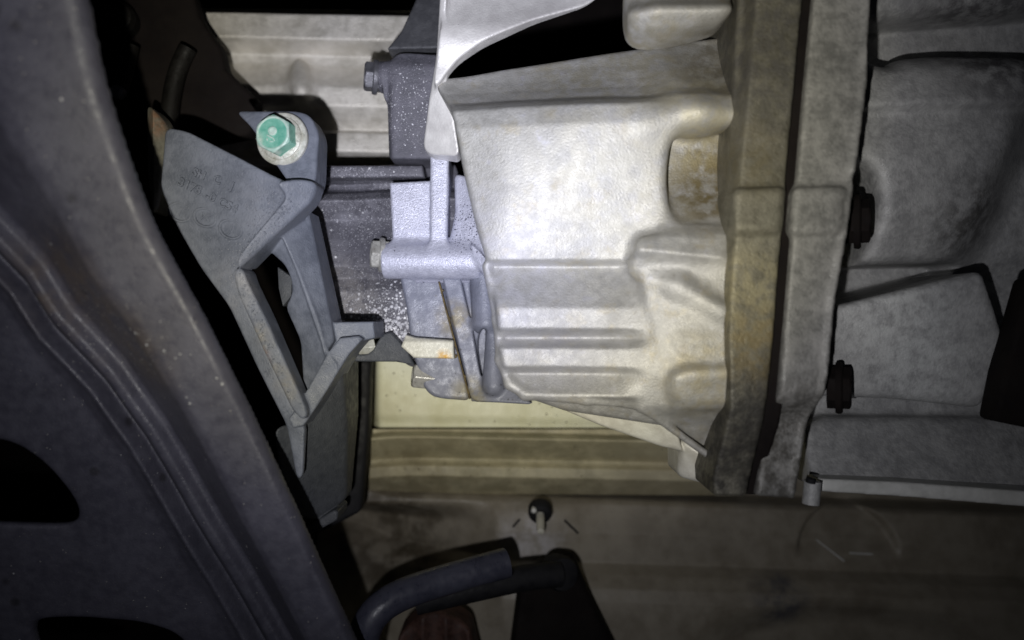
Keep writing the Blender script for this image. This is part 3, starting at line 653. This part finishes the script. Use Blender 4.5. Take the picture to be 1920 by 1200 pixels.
# raised foundry lettering
def text_mesh(name, body, px, py, d, size_px, rot, m, parent, h=.0008, sx=1.0):
    cu = bpy.data.curves.new(name, 'FONT'); cu.body = body; cu.size = size_px * PXS * d; cu.extrude = h; cu.align_x = 'CENTER'; cu.align_y = 'CENTER'
    cu.space_character = 1.05; cu.bevel_depth = h * .2; cu.bevel_resolution = 1; cu.resolution_u = 4
    ob = bpy.data.objects.new(name, cu); COL.objects.link(ob)
    dg = bpy.context.evaluated_depsgraph_get(); me = bpy.data.meshes.new_from_object(ob.evaluated_get(dg))
    bpy.data.objects.remove(ob); bpy.data.curves.remove(cu)
    me.transform(Matrix.Translation(P(px, py, d)) @ Matrix.Rotation(-math.radians(rot), 4, 'Y') @ Matrix.Rotation(math.radians(90), 4, 'X') @ Matrix.Diagonal((sx, 1, 1, 1)))
    me.materials.clear(); me.materials.append(m)
    return link_mesh(name, me, m, parent)
def face_d(px, py):
    h = brk.hit(px, py, .303); return (h.y if h else .3035)
for body, x, y, sz, rot in (('SH', 374, 327, 21, -22), ('C', 408, 338, 21, -22), ('J', 436, 350, 21, -22),
                            ('3178', 357, 350, 22, -24), ('-0', 396, 370, 22, -24), ('C54', 428, 386, 22, -24)):
    text_mesh('raised_marking', body, x, y, face_d(x, y) - .00005, sz, rot, M['bracket'], mb)
for x, y, t in ((338, 398, 'T'), (385, 408, 'VB'), (433, 430, 'J')):
    d = face_d(x, y); bm = bmesh.new(); n = 40; R, r = .0039, .00062
    rg = []
    for i in range(n):
        a = 2 * math.pi * i / n; c = P(x, y, d); dr = Vector((math.cos(a) * 1.12, 0, math.sin(a) * .86)); dr = Matrix.Rotation(math.radians(25), 3, 'Y') @ dr
        cc = c + dr * R; rg.append([bm.verts.new(cc + dr * (r * math.cos(b)) + Vector((0, -1, 0)) * r * math.sin(b)) for b in [2 * math.pi * j / 6 for j in range(6)]])
    for i in range(n):
        for j in range(6): bm.faces.new((rg[i][j], rg[i][(j + 1) % 6], rg[(i + 1) % n][(j + 1) % 6], rg[(i + 1) % n][j]))
    bm_obj('raised_circle', bm, M['bracket'], mb)
    text_mesh('raised_marking', t, x, y, d - .00005, 22, -22, M['bracket'], mb, h=.0003, sx=.8)
def zone_brk():
    k = random.random()
    if k < .4:
        t = random.random(); return 545 - 95 * t + random.gauss(0, 9), 365 + 125 * t + random.gauss(0, 9)
    if k < .6: return random.gauss(505, 16), random.gauss(395, 22)
    t = random.random(); return 446 + 100 * t + random.gauss(0, 7), 510 + 260 * t + random.gauss(0, 9)
crumbs('paint_grit', brk, zone_brk, 380, .0002, .0006, M['bracket'], mb, .302)

# green marked bolt in the ear
gbolt = empty('hex_bolt', P(533, 262, .311), 'green marked hex bolt with wide pale washer in the bracket ear', 'bolt')
ax = Vector((-.16, -1, .05)); base = P(531, 262, .3108)
lathe('washer', base, ax, [(.004, -.0005), (.0101, -.0005), (.0104, 0), (.0104, .0012), (.0100, .0016), (.008, .0017)], M['washer'], gbolt, seg=64)
b2 = base + ax.normalized() * .0016
lathe('flange', b2, ax, [(.004, 0), (.0083, 0), (.0085, .0005), (.0083, .0011), (.0066, .0017)], M['washer'], gbolt, seg=64)
b3 = base + ax.normalized() * .0022
hr = .00655
lathe('head', b3, ax, [(.009, 0, True), (.009, .0056, True), (.0073, .0064, True)], M['green'], gbolt, seg=72, hexr=hr, rot=.2)
lathe('head_rim', b3, ax, [(.0073, .0063, True), (.0068, .0070, True), (.0062, .0073), (.0058, .0072), (.0056, .0068)], M['mint'], gbolt, seg=72, hexr=hr, rot=.2)
lathe('head_face', b3, ax, [(.0060, .0060, True), (.0058, .00695, True), (.0050, .0070), (.0040, .0069)], M['green'], gbolt, seg=72, hexr=hr, rot=.2)
b4 = b3 + ax.normalized() * .0069
lathe('head_mark', b4 + Vector((0, 0, .0008)), ax, [(.0018, -.0002), (.0018, .0003), (.0015, .0006), (.0010, .0006), (.0009, .0003)], M['mint'], gbolt, seg=24)
def dash(c, a, l):
    bm = bmesh.new(); bmesh.ops.create_icosphere(bm, subdivisions=2, radius=1, matrix=Matrix.Translation(c) @ Matrix.Rotation(a, 4, 'Y') @ Matrix.Diagonal((l, .0005, .00035, 1)))
    bm_obj('head_mark', bm, M['mint'], gbolt)
for dx, dz, a, l in ((-.0008, -.0014, .5, .0018), (-.0020, -.0024, 1.4, .0007), (0.0006, -.0026, .9, .0007), (-.0003, -.0032, .1, .0010)):
    dash(b4 + Vector((dx, -.0001, dz)), a, l)

# ------------------------------------------------------------------ small things near the bracket
V = Vol(262, 190, 320, 420, .322, .35, .0004)
V.prism([(272, 198), (284, 200), (304, 222), (313, 245), (306, 320), (296, 400), (286, 400), (274, 320)], lambda A, B: .333 + .0035 * np.abs((A - 291) / 20.), .346, r=.0012, ch=1, nom=.335)
o = V.mesh('sheet_tab', M['tan']); o['label'] = 'narrow bare metal tab standing just left of the lettered bracket'; o['category'] = 'metal tab'
o = slab('added_shadow_plate', [(140, -80), (340, -80), (372, 30), (412, 88), (420, 128), (482, 184), (470, 250), (230, 300)], .372, .012, M['black'], bevel=.002); o['label'] = 'added black plate standing in for the shadow between the arm and the ribbed casing'; o['category'] = 'plate'  # added black sheet cut to the shape of the shadow on the casing
o = tube('cable', [(352, 90, .362), (333, 130, .362), (321, 180, .362), (315, 250, .362), (318, 300, .362)], .0040, M['dim']); o['label'] = 'dim vertical cable in the dark upper left, nearer the gearbox'; o['category'] = 'cable'
ps = empty('shock_stud', P(225, 150, .36), 'dim stud with small end nut in the dark upper left corner', 'stud')
tube('stud_rod', [(246, 85, .36), (236, 130, .36), (222, 182, .36)], .0035, M['dim'], ps)
lathe('stud_cap', P(219, 172, .355), Vector((0, -1, 0)), [(.0030, -.003), (.0030, .0005), (.0020, .0014), (.0008, .0016)], M['greybolt'], ps, seg=24)
lathe('rubber_stop', P(222, 35, .365), Vector((.1, -1, 0)), [(.0075, -.01), (.0078, .0), (.0065, .003), (.004, .004)], M['dim'], ps, seg=32)
# amber wire end in the bracket window
o = tube('amber_wire', [(476, 570, .312), (489, 567, .309), (493, 582, .308), (480, 586, .307), (492, 596, .307), (502, 602, .308), (494, 609, .309), (478, 603, .312)], .0005, M['amber'], seg=8); o['label'] = 'tiny curled amber wire end in the bracket window'; o['category'] = 'wire'
# olive strip beside the bracket's right edge
o = slab('case_edge_strip', [(566, 398), (578, 398), (600, 470), (624, 600), (618, 602)], .352, .01, M['olive'], bevel=.0003); o['label'] = 'thin olive strip between bracket and speckled case'; o['category'] = 'strip'
# dark upright member behind the bracket, left of the cream shield
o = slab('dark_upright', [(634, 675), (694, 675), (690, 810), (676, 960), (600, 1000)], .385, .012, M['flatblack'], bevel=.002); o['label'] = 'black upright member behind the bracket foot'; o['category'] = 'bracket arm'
# thin rail at the very top
o = slab('top_rail', [(300, 14), (790, 20), (790, 28), (300, 24)], .43, .006, M['olive'], bevel=.001); o['label'] = 'thin olive rail along the top above the ribbed casing'; o['category'] = 'rail'

# ------------------------------------------------------------------ STUD CLIP on the floor pan
sc = empty('stud_clip', P(1012, 970, .405), 'white threaded stud in a black rubber grommet on the floor pan', 'clip')
ax = Vector((-.02, -1, -.42))
lathe('grommet', P(1013, 962, .4085), ax, [(.0062, -.004), (.0062, .0), (.0055, .0016), (.0035, .0022), (.0020, .0018)], M['flatblack'], sc, seg=32)
lathe('stud', P(1013, 968, .4060), ax, [(.0021, -.002), (.0021, .010), (.0017, .0125), (.0010, .0128)], M['tab'], sc, seg=20)
lathe('push_nut', P(1001, 957, .4050), ax, [(.0012, -.002), (.0014, .0006), (.0006, .0012)], M['ledge'], sc, seg=14)
for (a, b) in (((975, 973), (962, 988)), ((1058, 975), (1084, 1000))):
    d1 = pan(np.array([float(a[0])]), np.array([float(a[1])]))[0]; d2 = pan(np.array([float(b[0])]), np.array([float(b[1])]))[0]
    tube('clip_arm', [(a[0], a[1], d1 + .0002), (b[0], b[1], d2 + .0002)], .0007, M['flatblack'], sc, seg=8)

# ------------------------------------------------------------------ HOSES at the bottom
o = tube('rubber_hose', [(672, 1290, .33), (678, 1200, .33), (698, 1150, .33), (745, 1116, .335), (830, 1088, .345), (950, 1055, .355)], .0066, M['rubber'], seg=28, smooth=4)
o['label'] = 'thick blue black rubber hose with a cut end curving up from the bottom'; o['category'] = 'hose'
bent = empty('bent_pipe', P(1030, 1100, .37), 'black bent pipe entering the sleeve from behind the hose end', 'pipe')
tube('pipe_run', [(780, 1128, .360), (880, 1105, .362), (985, 1082, .37), (1050, 1076, .375)], .0060, M['flatblack'], bent, seg=24)
lathe('pipe_end', P(1052, 1075, .378), Vector((.35, -1, .1)), [(.0080, -.008), (.0084, 0), (.0074, .003), (.003, .004)], M['flatblack'], bent, seg=32)
V = Vol(940, 1060, 1180, 1300, .36, .41, .0010)
V.prism([(975, 1095), (1080, 1060), (1110, 1130), (1190, 1290), (950, 1290)], [(980, 1100, .378), (1100, 1100, .384), (1000, 1280, .375)], .405, r=.004, ch=1)
o = V.mesh('lower_mount', M['black']); o['label'] = 'black moulded mount under the bent pipe at the bottom edge'; o['category'] = 'mount'
V = Vol(720, 1140, 920, 1290, .35, .40, .0010)
V.prism([(745, 1195), (790, 1155), (830, 1152), (880, 1180), (910, 1290), (735, 1290)], lambda A, B: .372 + .003 * np.abs(np.sin(A / 14.)), .395, r=.003, ch=1, nom=.372)
o = V.mesh('rusty_clamp', M['rust']); o['label'] = 'dull reddish rusty lump below the hose at the bottom edge'; o['category'] = 'clamp'

# ------------------------------------------------------------------ SUSPENSION ARM (left foreground)
E = np.array([(128, -120), (148, 0), (192, 190), (254, 370), (318, 500), (388, 622), (470, 792), (552, 962), (594, 1062), (660, 1200), (722, 1330)], float)
for _ in range(2):
    E = np.concatenate([E[:1], np.stack([E[:-1] * .75 + E[1:] * .25, E[:-1] * .25 + E[1:] * .75], 1).reshape(-1, 2), E[-1:]])
Rr = np.array([(-200, 300), (0, 500), (60, 590), (165, 700), (248, 812), (335, 960), (410, 1080), (480, 1200), (560, 1330)], float)
def pdist(A, B, L_):
    d = np.full(A.shape, 1e9); sg = np.zeros(A.shape)
    for (ax_, ay), (bx, by) in zip(L_, L_[1:]):
        ex, ey = bx - ax_, by - ay; t = np.clip(((A - ax_) * ex + (B - ay) * ey) / (ex * ex + ey * ey), 0, 1)
        q = np.hypot(A - ax_ - ex * t, B - ay - ey * t); c = (A - ax_) * ey - (B - ay) * ex
        up_ = q < d; d = np.where(up_, q, d); sg = np.where(up_, np.sign(c), sg)
    return d * -sg          # positive on the left (lower left) side
ap = prof([(-.2, .003), (0, .0015), (.06, 0), (.10, 0), (.44, 0), (.52, .0015), (.88, .0185), (.94, .0185), (1.0, .0150)], .035)
rp = prof([(0, .0150), (16, .0150), (30, .0185), (44, .0260), (52, .0265), (60, .0225), (70, .0190), (84, .0215), (105, .0235), (2000, .0235)], 11)
ARMP = [(0, 0, .226), (0, 1150, .276), (600, 1060, .284)]
def armf(A, B):
    dE = pdist(A, B, E); dR = pdist(A, B, Rr)
    u = dE / np.maximum(dE - dR, 1e-3)
    return np.where(dR < 0, ap(np.clip(u, -.2, 1)), rp(dR)) + .0004 * np.sin(B / 55. + A / 80.)
V = Vol(-240, -100, 720, 1290, .215, .325, .00075)
outl = [(p[0], p[1]) for p in E] + [(-210, 1330), (-210, -120)]
V.prism(outl, armf, r=.0028, ch=0, wb=.0003, plane=ARMP, shell=lambda A, B: armf(A, B) + .0055, nom=.25)
for hole in ([(-160, 850), (-60, 820), (20, 826), (85, 868), (132, 925), (147, 962), (135, 982), (90, 984), (-60, 978), (-160, 960)], [(52, 1180), (70, 1162), (150, 1160), (260, 1170), (330, 1195), (370, 1260), (200, 1290), (70, 1230)]):
    V.prism(hole, lambda A, B: -.03 + 0 * A, r=.0005, k=.0025, mode='-', ch=2, plane=[(q[0], q[1], q[2] + .0235) for q in ARMP], bk=.05, nom=.27)
o = V.mesh('suspension_arm', M['arm']); o['label'] = 'large black painted pressed steel arm with oval holes crossing the left foreground'; o['category'] = 'suspension arm'
armv = V
